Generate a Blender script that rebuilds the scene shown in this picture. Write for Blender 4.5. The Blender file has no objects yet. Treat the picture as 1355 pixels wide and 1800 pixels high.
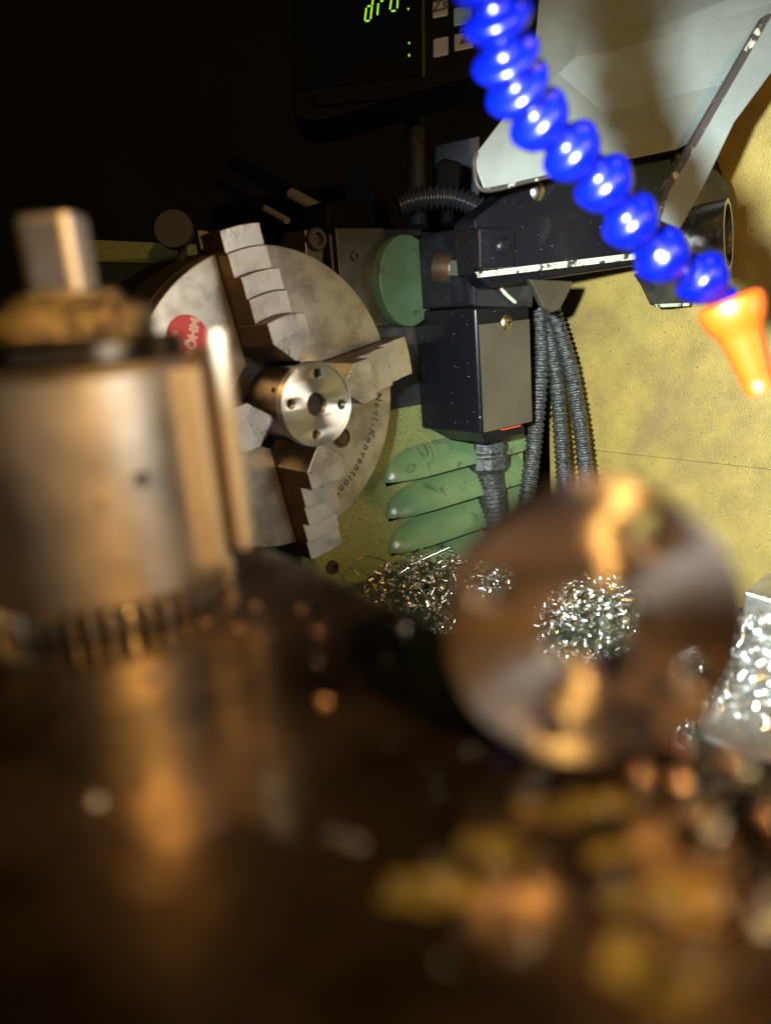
import bpy, bmesh, math, random
from mathutils import Vector, Matrix
R_ = math.radians
sc = bpy.context.scene
COL = sc.collection
random.seed(7)
V = Vector

# ------------------------------------------------------------------ camera
F, CX, CY = 1350.0, 677.5, 900.0          # focal length and centre in photo pixels (1355 x 1800)
pitch, roll = R_(15.0), R_(4.5)
fw = V((0, math.cos(pitch), -math.sin(pitch)))
up0 = V((0, math.sin(pitch), math.cos(pitch))); rt0 = V((1, 0, 0))
CU = up0 * math.cos(roll) + rt0 * math.sin(roll)
CR = rt0 * math.cos(roll) - up0 * math.sin(roll)
cam_d = bpy.data.cameras.new('camera'); cam = bpy.data.objects.new('camera', cam_d); COL.objects.link(cam)
cam.matrix_world = Matrix(((CR.x, CU.x, -fw.x, 0), (CR.y, CU.y, -fw.y, 0), (CR.z, CU.z, -fw.z, 0), (0, 0, 0, 1)))
cam_d.sensor_fit = 'VERTICAL'; cam_d.sensor_height = 24.0; cam_d.lens = 24.0 * F / 1800.0
cam_d.clip_start = 0.005; cam_d.clip_end = 50
cam_d.dof.use_dof = True; cam_d.dof.focus_distance = 0.66; cam_d.dof.aperture_fstop = 4.9
sc.camera = cam

# ------------------------------------------------------------------ world, lamps, exposure
w = bpy.data.worlds.new('World'); sc.world = w; w.use_nodes = True
w.node_tree.nodes['Background'].inputs[0].default_value = (0.6, 0.55, 0.55, 1)
w.node_tree.nodes['Background'].inputs[1].default_value = 0.006
def P(px, py, d): return (CR * ((px - CX) / F) + CU * ((CY - py) / F) + fw) * d

def spot(name, loc, target, energy, size, blend, col, radius):
    l = bpy.data.lights.new(name, 'SPOT'); l.energy = energy; l.spot_size = R_(size); l.spot_blend = blend
    l.color = col; l.shadow_soft_size = radius
    o = bpy.data.objects.new(name, l); COL.objects.link(o); o.location = loc
    o.rotation_euler = (V(target) - V(loc)).to_track_quat('-Z', 'Y').to_euler(); return o
TORCH = spot('torch_light', (-0.026, 0.062, 0.024), P(1390, 690, .7), 60.0, 66, .8, (.90, 1.0, .97), .007)
def area(name, loc, target, energy, sx, sy, col):
    l = bpy.data.lights.new(name, 'AREA'); l.shape = 'RECTANGLE'; l.size = sx; l.size_y = sy; l.energy = energy; l.color = col
    o = bpy.data.objects.new(name, l); COL.objects.link(o); o.location = loc
    o.rotation_euler = (V(target) - V(loc)).to_track_quat('-Z', 'Y').to_euler(); return o
WARM = area('warm_bulb', (0.20, -0.32, 0.27), (0.0, 0.3, -0.05), 4.2, .016, .016, (1.0, .56, .15))
ROOM = area('pale_room_lamp', (0.55, -0.14, 0.05), (-.10, 0.36, -0.06), .25, .45, .35, (.97, .93, .84))
ROOM.data.spread = R_(42)
TOPW = area('warm_overhead_fill', (0.10, 0.26, 0.40), (0.02, 0.06, -0.05), .22, .06, .06, (1.0, .58, .18))  # added warm fill from above, for golden glints on the table
BACK = area('soft_fill_behind', (-.18, -0.52, 0.10), (0.0, 0.3, -0.03), .36, .8, .6, (1.0, .83, .70))  # added soft fill panel that brightens metal facing the camera
sc.view_settings.view_transform = 'Standard'; sc.view_settings.look = 'None'
sc.view_settings.exposure = 0.0; sc.view_settings.gamma = 1.0; sc.view_settings.use_curve_mapping = False
sc.cycles.use_denoising = True
sc.cycles.max_bounces = 7; sc.cycles.sample_clamp_indirect = 6.0

# ------------------------------------------------------------------ frames of the machine
yaw = R_(38.8)
A = V((math.sin(yaw), -math.cos(yaw), 0)); T = V((math.cos(yaw), math.sin(yaw), 0)); U = V((0, 0, 1))
O = P(487, 705, .5)                        # centre of the chuck face
def M3(t, u, s): return O + T * t + U * u + A * s
def hit(px, py, n, p0):
    d = P(px, py, 1); return d * ((p0.dot(n)) / d.dot(n))
def HS(px, py, s): return hit(px, py, A, O + A * s)      # pixel -> point on a plane parallel to the chuck face
def HT(px, py, t): return hit(px, py, T, O + T * t)
def HZ(px, py, z): return hit(px, py, U, V((0, 0, z)))
def frame(x, y, z, o):
    return Matrix(((x.x, y.x, z.x, o.x), (x.y, y.y, z.y, o.y), (x.z, y.z, z.z, o.z), (0, 0, 0, 1)))
FACE = frame(T, U, A, O)                   # local x = across, y = up, z = out of the chuck

# ------------------------------------------------------------------ materials
def mat(name, base, metal=0.0, rough=0.5, base2=None, nscale=60, thr=(.4, .6), bump=0.0, bscale=200, rvar=0.0,
        aniso=0.0, speck=None, speck2=None, sscale=600, sthr=.68, coat=0.0, emit=None, estr=1.0, detail=6, stain=None, stscale=8, stthr=(.5, .65), radial=False, spec=None):
    m = bpy.data.materials.new(name); m.use_nodes = True
    nt = m.node_tree; b = nt.nodes['Principled BSDF']; L = nt.links.new
    b.inputs['Base Color'].default_value = (*base, 1); b.inputs['Metallic'].default_value = metal; b.inputs['Roughness'].default_value = rough
    if spec is not None: b.inputs['Specular IOR Level'].default_value = spec
    tc = nt.nodes.new('ShaderNodeTexCoord').outputs['Object']
    def noise(scale, det=6, dist=0.0, r=.6):
        n = nt.nodes.new('ShaderNodeTexNoise'); n.inputs['Scale'].default_value = scale; n.inputs['Detail'].default_value = det
        n.inputs['Distortion'].default_value = dist; n.inputs['Roughness'].default_value = r; L(tc, n.inputs['Vector']); return n.outputs['Fac']
    def ramp(src, a, c):
        r = nt.nodes.new('ShaderNodeMapRange'); r.inputs[1].default_value = a; r.inputs[2].default_value = c; L(src, r.inputs[0]); return r.outputs[0]
    def mix(fac, c1, c2):
        x = nt.nodes.new('ShaderNodeMix'); x.data_type = 'RGBA'; L(fac, x.inputs[0])
        for s, c in ((6, c1), (7, c2)):
            if isinstance(c, tuple): x.inputs[s].default_value = (*c, 1)
            else: L(c, x.inputs[s])
        return x.outputs[2]
    cur = base
    if base2: cur = mix(ramp(noise(nscale, detail), *thr), base, base2)
    if stain: cur = mix(ramp(noise(stscale, 8, .6, .65), *stthr), cur, stain)
    if speck: cur = mix(ramp(noise(sscale, 2), sthr, sthr + .03), cur, speck)
    if speck2: cur = mix(ramp(noise(sscale * 2.2, 3), .67, .69), cur, speck2)
    if not isinstance(cur, tuple): L(cur, b.inputs['Base Color'])
    if rvar:
        r = nt.nodes.new('ShaderNodeMapRange'); r.inputs[1].default_value = .35; r.inputs[2].default_value = .65
        r.inputs[3].default_value = max(.03, rough - rvar); r.inputs[4].default_value = rough + rvar
        L(noise(nscale * .7, 4), r.inputs[0]); L(r.outputs[0], b.inputs['Roughness'])
    if bump:
        bp = nt.nodes.new('ShaderNodeBump'); bp.inputs['Strength'].default_value = bump; bp.inputs['Distance'].default_value = .001
        L(noise(bscale, 5), bp.inputs['Height']); L(bp.outputs[0], b.inputs['Normal'])
    if aniso:
        b.inputs['Anisotropic'].default_value = aniso; b.inputs['Anisotropic Rotation'].default_value = .25
        tn = nt.nodes.new('ShaderNodeTangent'); tn.direction_type = 'RADIAL'; tn.axis = 'Z'; L(tn.outputs[0], b.inputs['Tangent'])
    if coat: b.inputs['Coat Weight'].default_value = coat; b.inputs['Coat Roughness'].default_value = .08
    if emit: b.inputs['Emission Color'].default_value = (*emit, 1); b.inputs['Emission Strength'].default_value = estr
    return m
MT = {}
MT['table'] = mat('oily_dark_iron', (.17, .12, .08), .9, .20, base2=(.055, .04, .03), nscale=38, thr=(.40, .58), bump=.35, bscale=70, rvar=.12)
MT['turned'] = mat('turned_steel_face', (.86, .83, .77), 1, .42, aniso=1.0)
MT['darkturned'] = mat('oily_turned_steel', (.52, .47, .43), 1, .38, aniso=1.0, base2=(.34, .28, .25), nscale=90)
MT['steel'] = mat('machined_steel', (.50, .46, .42), 1, .34, base2=(.38, .33, .28), nscale=70, bump=.05, bscale=600, rvar=.06)
MT['groundsteel'] = mat('ground_steel', (.50, .475, .45), .95, .36, base2=(.34, .31, .29), nscale=55, thr=(.42, .65), bump=.18, bscale=500, rvar=.1)
MT['chuckface'] = mat('scuffed_chuck_steel', (.38, .36, .32), .85, .40, base2=(.22, .20, .175), nscale=45, thr=(.4, .62), bump=.12, bscale=260, detail=10, rvar=.06)
MT['chuckside'] = mat('dark_chuck_iron', (.035, .03, .026), .2, .45, bump=.1, bscale=300)
MT['jawside'] = mat('shaded_brown_steel', (.13, .075, .045), .7, .42, base2=(.08, .05, .03), nscale=60)  # dark brown also holds the shade of jaw sides and risers
MT['black'] = mat('black_lacquer', (.006, .006, .009), 0, .3, speck=(.35, .36, .36), sscale=500, sthr=.73, bump=.15, bscale=300, stain=(.012, .012, .016), stscale=30, spec=.2)
MT['gloss'] = mat('glossy_black_paint', (.005, .005, .007), 0, .22, speck=(.4, .4, .4), sscale=450, sthr=.735, bump=.05, bscale=150, spec=.18)
MT['mattblack'] = mat('matt_black', (.004, .004, .005), 0, .6, bump=.15, bscale=200, spec=.06)
MT['bronze'] = mat('worn_cover_plate', (.13, .12, .09), .8, .33, base2=(.10, .09, .07), nscale=40, bump=.04, bscale=500)
MT['darkplate'] = mat('dark_bluish_plate', (.018, .019, .024), .1, .34, base2=(.012, .013, .017), nscale=60, speck=(.3, .3, .3), sscale=700, sthr=.74, stain=(.05, .046, .034), stscale=14)
MT['green'] = mat('green_machine_paint', (.155, .20, .085), 0, .38, base2=(.19, .21, .075), nscale=14, thr=(.35, .65), speck=(.035, .033, .025), sscale=620, sthr=.605, bump=.25, bscale=500, stain=(.12, .15, .06), stscale=20, stthr=(.52, .7))
MT['louver'] = mat('green_louver_paint', (.085, .15, .068), 0, .24, base2=(.105, .165, .075), nscale=30, speck=(.03, .033, .03), sscale=900, sthr=.66, bump=.2, bscale=700, stain=(.03, .035, .03), stscale=42, stthr=(.57, .68))
MT['dgreen'] = mat('scratched_green_paint', (.05, .095, .045), 0, .45, base2=(.06, .11, .065), nscale=40, speck=(.015, .015, .012), sscale=300, sthr=.72, stain=(.03, .05, .03), stscale=30, stthr=(.58, .64))
MT['yellow'] = mat('worn_yellow_paint', (.36, .27, .068), 0, .42, base2=(.22, .16, .045), nscale=26, thr=(.3, .7), speck=(.08, .06, .03), sscale=330, sthr=.665, speck2=(.62, .56, .36), bump=.9, bscale=600, stain=(.21, .145, .06), stscale=9, stthr=(.5, .68), detail=10)
MT['white'] = mat('grimy_white_paint', (.165, .19, .185), 0, .5, base2=(.14, .16, .155), nscale=25, speck=(.05, .045, .035), sscale=420, sthr=.715, bump=.08, bscale=200)
MT['chipedge'] = mat('chipped_white_edge', (.035, .03, .03), 0, .5, base2=(.35, .35, .3), nscale=90, thr=(.6, .64))
MT['chipstripe'] = mat('chipped_pale_green_paint', (.42, .46, .34), 0, .5, base2=(.03, .03, .03), nscale=110, thr=(.56, .6))
MT['blue'] = mat('blue_plastic', (.0, .0015, .085), 0, .28, spec=.3); MT['blue'].node_tree.nodes['Principled BSDF'].inputs['Subsurface Weight'].default_value = .0
MT['orange'] = mat('orange_plastic', (.27, .036, .002), 0, .36)
MT['conduit'] = mat('oily_braided_conduit', (.10, .11, .11), .6, .32, base2=(.03, .03, .03), nscale=300, bump=.6, bscale=1200, speck=(.6, .62, .62), sscale=900, sthr=.68)
MT['chips'] = mat('bright_metal_chips', (.80, .82, .80), 1, .2)
MT['chipsdull'] = mat('brownish_metal_chips', (.42, .40, .33), 1, .3)
MT['crumb'] = mat('shiny_pale_crumb', (.85, .86, .84), 1, .16)
MT['crumbc'] = mat('shiny_copper_crumb', (.85, .50, .32), 1, .16)
MT['red'] = mat('red_label', (.55, .04, .05), 0, .4)
MT['redgasket'] = mat('red_gasket', (.45, .05, .03), 0, .5)
MT['labelwhite'] = mat('white_print', (.75, .6, .58), 0, .5)
MT['ink'] = mat('engraved_ink', (.05, .04, .03), 0, .6)
MT['led'] = mat('green_led', (.1, .3, .02), 0, .5, emit=(.45, 1, .03), estr=.85)
MT['display'] = mat('display_window', (.004, .004, .005), 0, .15)
MT['key'] = mat('grey_key_cap', (.22, .23, .28), 0, .4, emit=(.4, .45, .6), estr=.03)
MT['keyblue'] = mat('blue_key_cap', (.14, .27, .42), 0, .4, emit=(.2, .45, .7), estr=.04)
MT['rubber'] = mat('black_corrugated_rubber', (.015, .015, .018), 0, .3)
MT['paper'] = mat('pale_paint_patch', (.13, .13, .17), 0, .7)
MT['brass'] = mat('yellow_zinc_screw', (.5, .42, .2), 1, .35)
MT['hole'] = mat('hole_dark', (.02, .016, .012), .3, .5)
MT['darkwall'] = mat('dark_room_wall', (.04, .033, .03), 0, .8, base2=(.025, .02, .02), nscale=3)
MT['traymat'] = mat('oily_tray', (.03, .04, .025), 0, .3, bump=.3, bscale=90)

# ------------------------------------------------------------------ building helpers
def setp(o, label=None, cat=None, group=None, kind=None):
    if label: o['label'] = label
    if cat: o['category'] = cat
    if group: o['group'] = group
    if kind: o['kind'] = kind
    return o
def thing(name, label, cat, base=None, M=None, group=None):
    o = bpy.data.objects.new(name, None); o.empty_display_size = .01; COL.objects.link(o)
    o.matrix_basis = M if M is not None else Matrix.Translation(base if base is not None else V((0, 0, 0)))
    return setp(o, label, cat, group)
def world(o):
    m = o.matrix_basis.copy(); p = o.parent
    while p: m = p.matrix_basis @ m; p = p.parent
    return m
LAST = [None]
def link(name, me, m, parent=None, local=False, smooth=False, label=None):
    """me: mesh or bmesh.  world coordinates unless local."""
    if isinstance(me, bmesh.types.BMesh):
        bm = me; me = bpy.data.meshes.new(name); bm.to_mesh(me); bm.free()
    if parent is not None and not local: me.transform(world(parent).inverted())
    o = bpy.data.objects.new(name, me); COL.objects.link(o); me.materials.clear(); me.materials.append(m)
    if parent is not None: o.parent = parent
    for p in me.polygons: p.use_smooth = bool(smooth)
    if smooth and smooth != 'all':
        for e_ in [1]:
            me.set_sharp_from_angle(angle=R_(smooth if not isinstance(smooth, bool) else 35))
    if label: o['label'] = label
    LAST[0] = o
    return o
def bev(o, wd=.0006, seg=2):
    md = o.modifiers.new('bevel', 'BEVEL'); md.width = wd; md.segments = seg; md.limit_method = 'ANGLE'; md.angle_limit = R_(40)
    md.harden_normals = False; return o
def box(bm, M, sx, sy, sz):
    g = bmesh.ops.create_cube(bm, size=1.0); bmesh.ops.scale(bm, vec=(sx, sy, sz), verts=g['verts'])
    bmesh.ops.transform(bm, matrix=M, verts=g['verts']); return bm
def bxf(fr, x0, x1, y0, y1, z0, z1, bm=None):
    bm = bm or bmesh.new()
    return box(bm, fr @ Matrix.Translation(((x0 + x1) / 2, (y0 + y1) / 2, (z0 + z1) / 2)), abs(x1 - x0), abs(y1 - y0), abs(z1 - z0))
def prism(pts, vec, bm=None):
    """closed polygon (list of Vectors) extruded by vec"""
    bm = bm or bmesh.new()
    a = [bm.verts.new(p) for p in pts]; b = [bm.verts.new(p + vec) for p in pts]
    n = len(pts); bm.faces.new(a); bm.faces.new(b[::-1])
    for i in range(n): bm.faces.new((a[i], b[i], b[(i + 1) % n], a[(i + 1) % n]))
    bmesh.ops.recalc_face_normals(bm, faces=bm.faces[:]); return bm
def lathe(prof, M=Matrix(), seg=64, bm=None, close=False):
    """prof: list (r, z); around local z"""
    bm = bm or bmesh.new(); rows = []
    for r, z in prof:
        if r < 1e-7: rows.append([bm.verts.new(M @ V((0, 0, z)))])
        else: rows.append([bm.verts.new(M @ V((r * math.cos(2 * math.pi * k / seg), r * math.sin(2 * math.pi * k / seg), z))) for k in range(seg)])
    pr = list(zip(rows, rows[1:])) + ([(rows[-1], rows[0])] if close else [])
    for a, b in pr:
        for k in range(seg):
            q = [a[k % len(a)], a[(k + 1) % len(a)], b[(k + 1) % len(b)], b[k % len(b)]]
            u = []
            for v in q:
                if v not in u: u.append(v)
            if len(u) > 2: bm.faces.new(u)
    bmesh.ops.recalc_face_normals(bm, faces=bm.faces[:]); return bm
def axisM(p, d, x=None):
    d = V(d).normalized(); x = V(x) if x is not None else (V((0, 0, 1)) if abs(d.z) < .9 else V((1, 0, 0)))
    y = d.cross(x).normalized(); x = y.cross(d).normalized(); return frame(x, y, d, V(p))
def cyl(bm, p, q, r, seg=32):
    p = V(p); q = V(q); h = (q - p).length; return lathe([(0, 0), (r, 0), (r, h), (0, h)], axisM(p, q - p), seg, bm)
def tube(bm, pts, rad, seg=10):
    """rad: number or function of index"""
    pts = [V(p) for p in pts]; n = len(pts); prev = None; rows = []
    for i, p in enumerate(pts):
        d = (pts[min(i + 1, n - 1)] - pts[max(i - 1, 0)]).normalized()
        if prev is None: x = d.orthogonal().normalized()
        else: x = (prev - d * prev.dot(d)).normalized()
        prev = x; y = d.cross(x); r = rad(i) if callable(rad) else rad
        rows.append([bm.verts.new(p + (x * math.cos(2 * math.pi * k / seg) + y * math.sin(2 * math.pi * k / seg)) * r) for k in range(seg)])
    for a, b in zip(rows, rows[1:]):
        for k in range(seg): bm.faces.new((a[k], a[(k + 1) % seg], b[(k + 1) % seg], b[k]))
    bm.faces.new(rows[0][::-1]); bm.faces.new(rows[-1]); return bm
def spline(ctrl, n=40):
    c = [V(p) for p in ctrl]; c = [c[0] * 2 - c[1]] + c + [c[-1] * 2 - c[-2]]; out = []
    m = len(c) - 3
    for i in range(m):
        k = max(2, n // m)
        for j in range(k):
            t = j / k; a, b, d, e = c[i:i + 4]
            out.append(.5 * ((2 * b) + (d - a) * t + (2 * a - 5 * b + 4 * d - e) * t * t + (3 * b - a - 3 * d + e) * t ** 3))
    out.append(c[-2]); return out
def circ(r, n=48, cx=0, cy=0): return [(cx + r * math.cos(2 * math.pi * k / n), cy + r * math.sin(2 * math.pi * k / n)) for k in range(n)]
def plate(loops, half, bevel=0.0, bseg=2):
    """filled flat shape with holes, z from -half to half (bevel included) -> mesh"""
    cu = bpy.data.curves.new('c', 'CURVE'); cu.dimensions = '2D'; cu.fill_mode = 'BOTH'
    cu.extrude = half - bevel; cu.bevel_depth = bevel; cu.bevel_resolution = bseg; cu.offset = -bevel
    for lp in loops:
        s = cu.splines.new('POLY'); s.points.add(len(lp) - 1)
        for i, (x, y) in enumerate(lp): s.points[i].co = (x, y, 0, 1)
        s.use_cyclic_u = True
    o = bpy.data.objects.new('c', cu); COL.objects.link(o)
    dg = bpy.context.evaluated_depsgraph_get(); me = bpy.data.meshes.new_from_object(o.evaluated_get(dg))
    bpy.data.objects.remove(o); bpy.data.curves.remove(cu)
    bm = bmesh.new(); bm.from_mesh(me); bmesh.ops.remove_doubles(bm, verts=bm.verts[:], dist=1e-7)
    bm.to_mesh(me); bm.free(); return me
def textmesh(s, size, extrude, M, bm, shear=0.0, align='CENTER', bold=0.0):
    cu = bpy.data.curves.new('t', 'FONT'); cu.body = s; cu.size = size; cu.extrude = extrude; cu.shear = shear; cu.align_x = align; cu.offset = bold; cu.resolution_u = 3
    o = bpy.data.objects.new('t', cu); COL.objects.link(o)
    dg = bpy.context.evaluated_depsgraph_get(); me = bpy.data.meshes.new_from_object(o.evaluated_get(dg))
    me.transform(M); bm.from_mesh(me); bpy.data.objects.remove(o); bpy.data.curves.remove(cu); bpy.data.meshes.remove(me)
def socket_screw(parent, name, M, r, m=None, sock=.5):
    """hex socket head: head part + dark socket recess"""
    h = link(name, lathe([(0, 0), (r, 0), (r, r * .45), (r * .88, r * .6), (r * .55, r * .6), (r * .5, r * .1), (0, r * .1)], M, 28), m or MT['chuckside'], parent, smooth=35)
    return h

# ================================================================== THE SETTING
fc = O.copy()
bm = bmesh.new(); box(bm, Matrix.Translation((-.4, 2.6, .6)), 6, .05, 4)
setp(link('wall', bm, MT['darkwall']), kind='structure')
ZT = -.235; ZF = -.33
bm = bmesh.new(); box(bm, Matrix.Translation((.2, .9, ZT - .32)), 3, 3, .02)
setp(link('floor', bm, MT['darkwall']), kind='structure')

# chip tray under the chuck
fr = frame(T, A, U * 1, V((O.x, O.y, ZF)))
tr = thing('chip_tray', 'oily dark chip tray under the chuck and the green headstock', 'tray', M=Matrix.Translation((O.x, O.y, ZF)))
bev(link('tray_floor', bxf(fr, -.5, .424, -.12, .60, -.01, 0), MT['traymat'], tr), .002)
link('tray_rim', bxf(fr, -.52, -.5, -.12, .6, -.01, .03), MT['green'], tr)

fb = frame(T, A, U, V((O.x, O.y, ZT)))
bed = thing('lathe_bed', 'dark oily lathe bed below the chuck, under the heaps of chips', 'lathe bed', M=Matrix.Translation((O.x, O.y, ZT)))
bev(link('bed_way', bxf(fb, -.25, .195, -.088, .7, -.09, 0), MT['traymat'], bed), .002)

# table in front
zt = P(1035, 1093, .084).z - .01570
far = [(-500, 770), (-250, 810), (0, 850), (200, 893), (380, 937), (470, 962), (560, 996), (640, 1036), (700, 1062), (800, 1105), (1000, 1200), (1355, 1368), (1800, 1580)]
pts = [HZ(x, y, zt) for x, y in far]
bmv = bmesh.new()
prism([V((p.x, p.y, zt - .018)) for p in pts] + [V((.35, -.03, zt - .018)), V((.25, -.12, zt - .018)), V((-.25, -.12, zt - .018)), V((-.4, 0, zt - .018))], V((0, 0, .018)), bmv)
tb = setp(bev(link('iron_table', bmv, MT['table']), .002, 3), 'dark oily iron table top filling the foreground', 'machine table')
tb['kind'] = 'structure'; tb.name = 'table_top'

# ================================================================== YELLOW SPLASH WALL
TW = .42
frw = frame(A, U, -T, O + T * TW)          # x along spindle, y up, z towards the machine
ys = thing('splash_guard', 'worn yellow painted splash wall behind the machine', 'splash guard', M=frw)
bev(link('panel', bxf(Matrix(), -.115, .75, -.42, .34, -.004, 0), MT['yellow'], ys, local=True), .001)
bm = bmesh.new()
for z_ in (-.112,): box(bm, Matrix.Translation((.1, z_, -.0)), .42, .0003, .0006)
link('scratch', bm, MT['mattblack'], ys, local=True)

# ================================================================== HEADSTOCK
SH = -.09
hs = thing('headstock', 'green lathe headstock with louvred vents behind the chuck', 'headstock', M=FACE)
def FB(x0, x1, y0, y1, z0, z1): return bxf(Matrix(), x0, x1, y0, y1, z0, z1)
bev(link('casting', FB(.062, .339, -.26, -.02, SH - .08, SH), MT['green'], hs, local=True), .003)
bev(link('upper_casting', FB(.121, .339, -.0195, .114, SH - .08, SH - .001), MT['darkplate'], hs, local=True), .002)
bev(link('casting_left', FB(-.42, .06, -.25, .06, SH - .62, SH - .27), MT['mattblack'], hs, local=True), .004)
LAST[0].name = 'gear_housing'
# green cover seen to the left of the chuck (a long sloping lid)
gl = prism([HS(150, 421, SH - .2), HS(345, 430, SH - .1), HS(348, 447, SH - .1), HS(270, 462, SH - .1), HS(150, 460, SH - .2)], -A * .05)
link('green_lid', gl, MT['green'], hs)
gl = prism([HS(110, 462, SH - .2), HS(265, 464, SH - .1), HS(190, 510, SH - .1), HS(110, 540, SH - .2)], -A * .05)
link('lid_lower_panel', gl, MT['traymat'], hs)
bev(link('cover_plate', FB(.123, .2165, -.034, .116, SH, SH + .004), MT['darkplate'], hs, local=True), .0008)
bev(link('upper_cover_plate', FB(.1225, .172, .038, .1165, SH + .0042, SH + .0062), MT['bronze'], hs, local=True), .0005)
# louvres
def louver(x0, x1, y0, ht, depth):
    bm = bmesh.new(); nx, ny = 40, 12; g = []
    L_ = x1 - x0
    for i in range(nx + 1):
        f = i / nx; x = x0 + L_ * f
        e = min(1, f / .27) ; e = math.sqrt(max(0, 1 - (1 - e) ** 2))
        row = []
        for j in range(ny + 1):
            v = j / ny
            hh = ht * (.12 + .88 * e) if f > 0 else ht * .1
            y = y0 + hh * v
            z = depth * e * math.cos(v * math.pi / 2) ** .8
            row.append(bm.verts.new((x, y, SH + .0005 + z)))
        row.insert(0, bm.verts.new((x, y0, SH - .002)))
        g.append(row)
    for a, b in zip(g, g[1:]):
        for j in range(len(a) - 1): bm.faces.new((a[j], b[j], b[j + 1], a[j + 1]))
    bmesh.ops.recalc_face_normals(bm, faces=bm.faces[:]); return bm
for k, yy in enumerate((-.098, -.131, -.164, -.197)):
    link('louver', louver(.155 - .0005 * k, .335, yy, .0275, .016), MT['louver'], hs, local=True, smooth=50)
    link('vent_slot', FB(.158, .334, yy - .0042, yy - .0004, SH, SH + .0004), MT['mattblack'], hs, local=True)
# side edge strip of casting, lighter
bev(link('edge_strip', FB(.3392, .342, -.32, .03, SH - .06, SH + .003), MT['green'], hs, local=True), .0005)
# green inspection disc
dM = Matrix.Translation((.196, .073, SH + .004))
bev(link('round_cover', plate([[( .031 * math.cos(a_) if math.cos(a_) < .83 else .031*.83, .0375 * math.sin(a_)) for a_ in [2 * math.pi * k / 64 for k in range(64)]]], .006, .001), MT['dgreen'], hs, local=True, smooth=30), .0001)
LAST[0].matrix_basis = Matrix.Translation((.186, .073, SH + .011))
# screws
for (px, py, s, r) in ((583, 997, SH, .0062), (622, 450, SH + .006, .0042)):
    p = HS(px, py, s); socket_screw(hs, 'cap_screw', axisM(p, A), r, MT['bronze'] if r < .005 else MT['chuckside'])
# block with big cap screw, top of chuck
blk = bxf(FACE, 0, 0, 0, 0, 0, 0) if False else prism([HS(536, 403, SH + .02), HS(570, 405, SH + .02), HS(568, 470, SH + .02), HS(538, 460, SH + .02)], -A * .03)
bev(link('clamp_block', blk, MT['bronze'], hs), .001)
socket_screw(hs, 'cap_screw', axisM(HS(553, 421, SH + .02), A), .0085)

# ================================================================== CHUCK
RC = .097; HW = .0137; A0 = R_(100.3)
ck = thing('lathe_chuck', 'big four-jaw lathe chuck with stepped steel jaws', 'chuck', M=FACE)
link('chuck_body', lathe([(0, -.04), (.0325, -.04), (.0325, -.014), (RC - .0012, -.014), (RC, -.0145), (RC, -.055), (RC - .004, -.058), (.085, -.058), (.085, -.075), (.07, -.078), (.07, SH - .0), (0, SH - 0)], Matrix(), 128), MT['chuckside'], ck, local=True, smooth=35)
for k in range(4):
    a0 = A0 + k * math.pi / 2; pts = []
    ro, ri = RC, .031
    ang0 = math.asin(HW / ro) + .004; n = 24
    for i in range(n + 1):
        a_ = ang0 + (math.pi / 2 - 2 * ang0) * i / n; pts.append((ro * math.cos(a_), ro * math.sin(a_)))
    ang1 = math.asin(HW / ri) + .01
    for i in range(8 + 1):
        a_ = (math.pi / 2 - ang1) + (2 * ang1 - math.pi / 2) * i / 8; pts.append((ri * math.cos(a_), ri * math.sin(a_)))
    me = plate([pts], .0068, .0008)
    o = link('face_sector', me, MT['chuckface'], ck, local=True, smooth=30)
    o.matrix_basis = Matrix.Rotation(a0, 4, 'Z') @ Matrix.Translation((0, 0, -.0068))
# screws on face (dark oval at 600,770)
def onface(px, py, s=0):
    v = HS(px, py, s) - O; return v.dot(T), v.dot(U)
x_, y_ = onface(600, 769); link('plug_screw', lathe([(0, .0012), (.0045, .0012), (.0052, 0), (.0066, 0), (.0066, .0006), (.0072, .0006), (.0074, 0)], Matrix.Translation((x_, y_, 0)), 32), MT['jawside'], ck, local=True, smooth=35)
# red round label with white lettering
x_, y_ = onface(330, 594)
lb = link('round_label', lathe([(0, .0006), (.0128, .0006), (.0134, 0)], Matrix.Translation((x_, y_, .0002)), 48), MT['red'], ck, local=True, smooth=20)
bm = bmesh.new(); textmesh('RÖHM', .0080, .0002, Matrix.Translation((x_ + .0052, y_ - .001, .001)) @ Matrix.Rotation(R_(72), 4, 'Z'), bm, bold=.0004)
textmesh('®', .005, .0002, Matrix.Translation((x_ - .0060, y_ + .003, .001)) @ Matrix.Rotation(R_(72), 4, 'Z'), bm)
link('lettering', bm, MT['labelwhite'], lb, local=True)
# engraved lettering along the rim
bm = bmesh.new(); txt = 'Navi-Konventionell'; ang = -R_(3.2); rr = .0832
wid = {'N': 1.25, 'a': 1.0, 'v': 1.0, 'i': .62, '-': .95, 'K': 1.15, 'o': 1.05, 'n': 1.0, 'e': 1.0, 't': .75, 'l': .6}
for ch in txt:
    stp = wid[ch] * .00535 / rr; rr = max(.0795, rr - .0005)
    ang -= stp / 2
    textmesh(ch, .0082, .0002, Matrix.Rotation(ang, 4, 'Z') @ Matrix.Translation((rr, 0, .0002)) @ Matrix.Rotation(-math.pi / 2, 4, 'Z'), bm, shear=.15, bold=.0001)
    ang -= stp / 2
link('engraved_lettering', bm, MT['ink'], ck, local=True)
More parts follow.
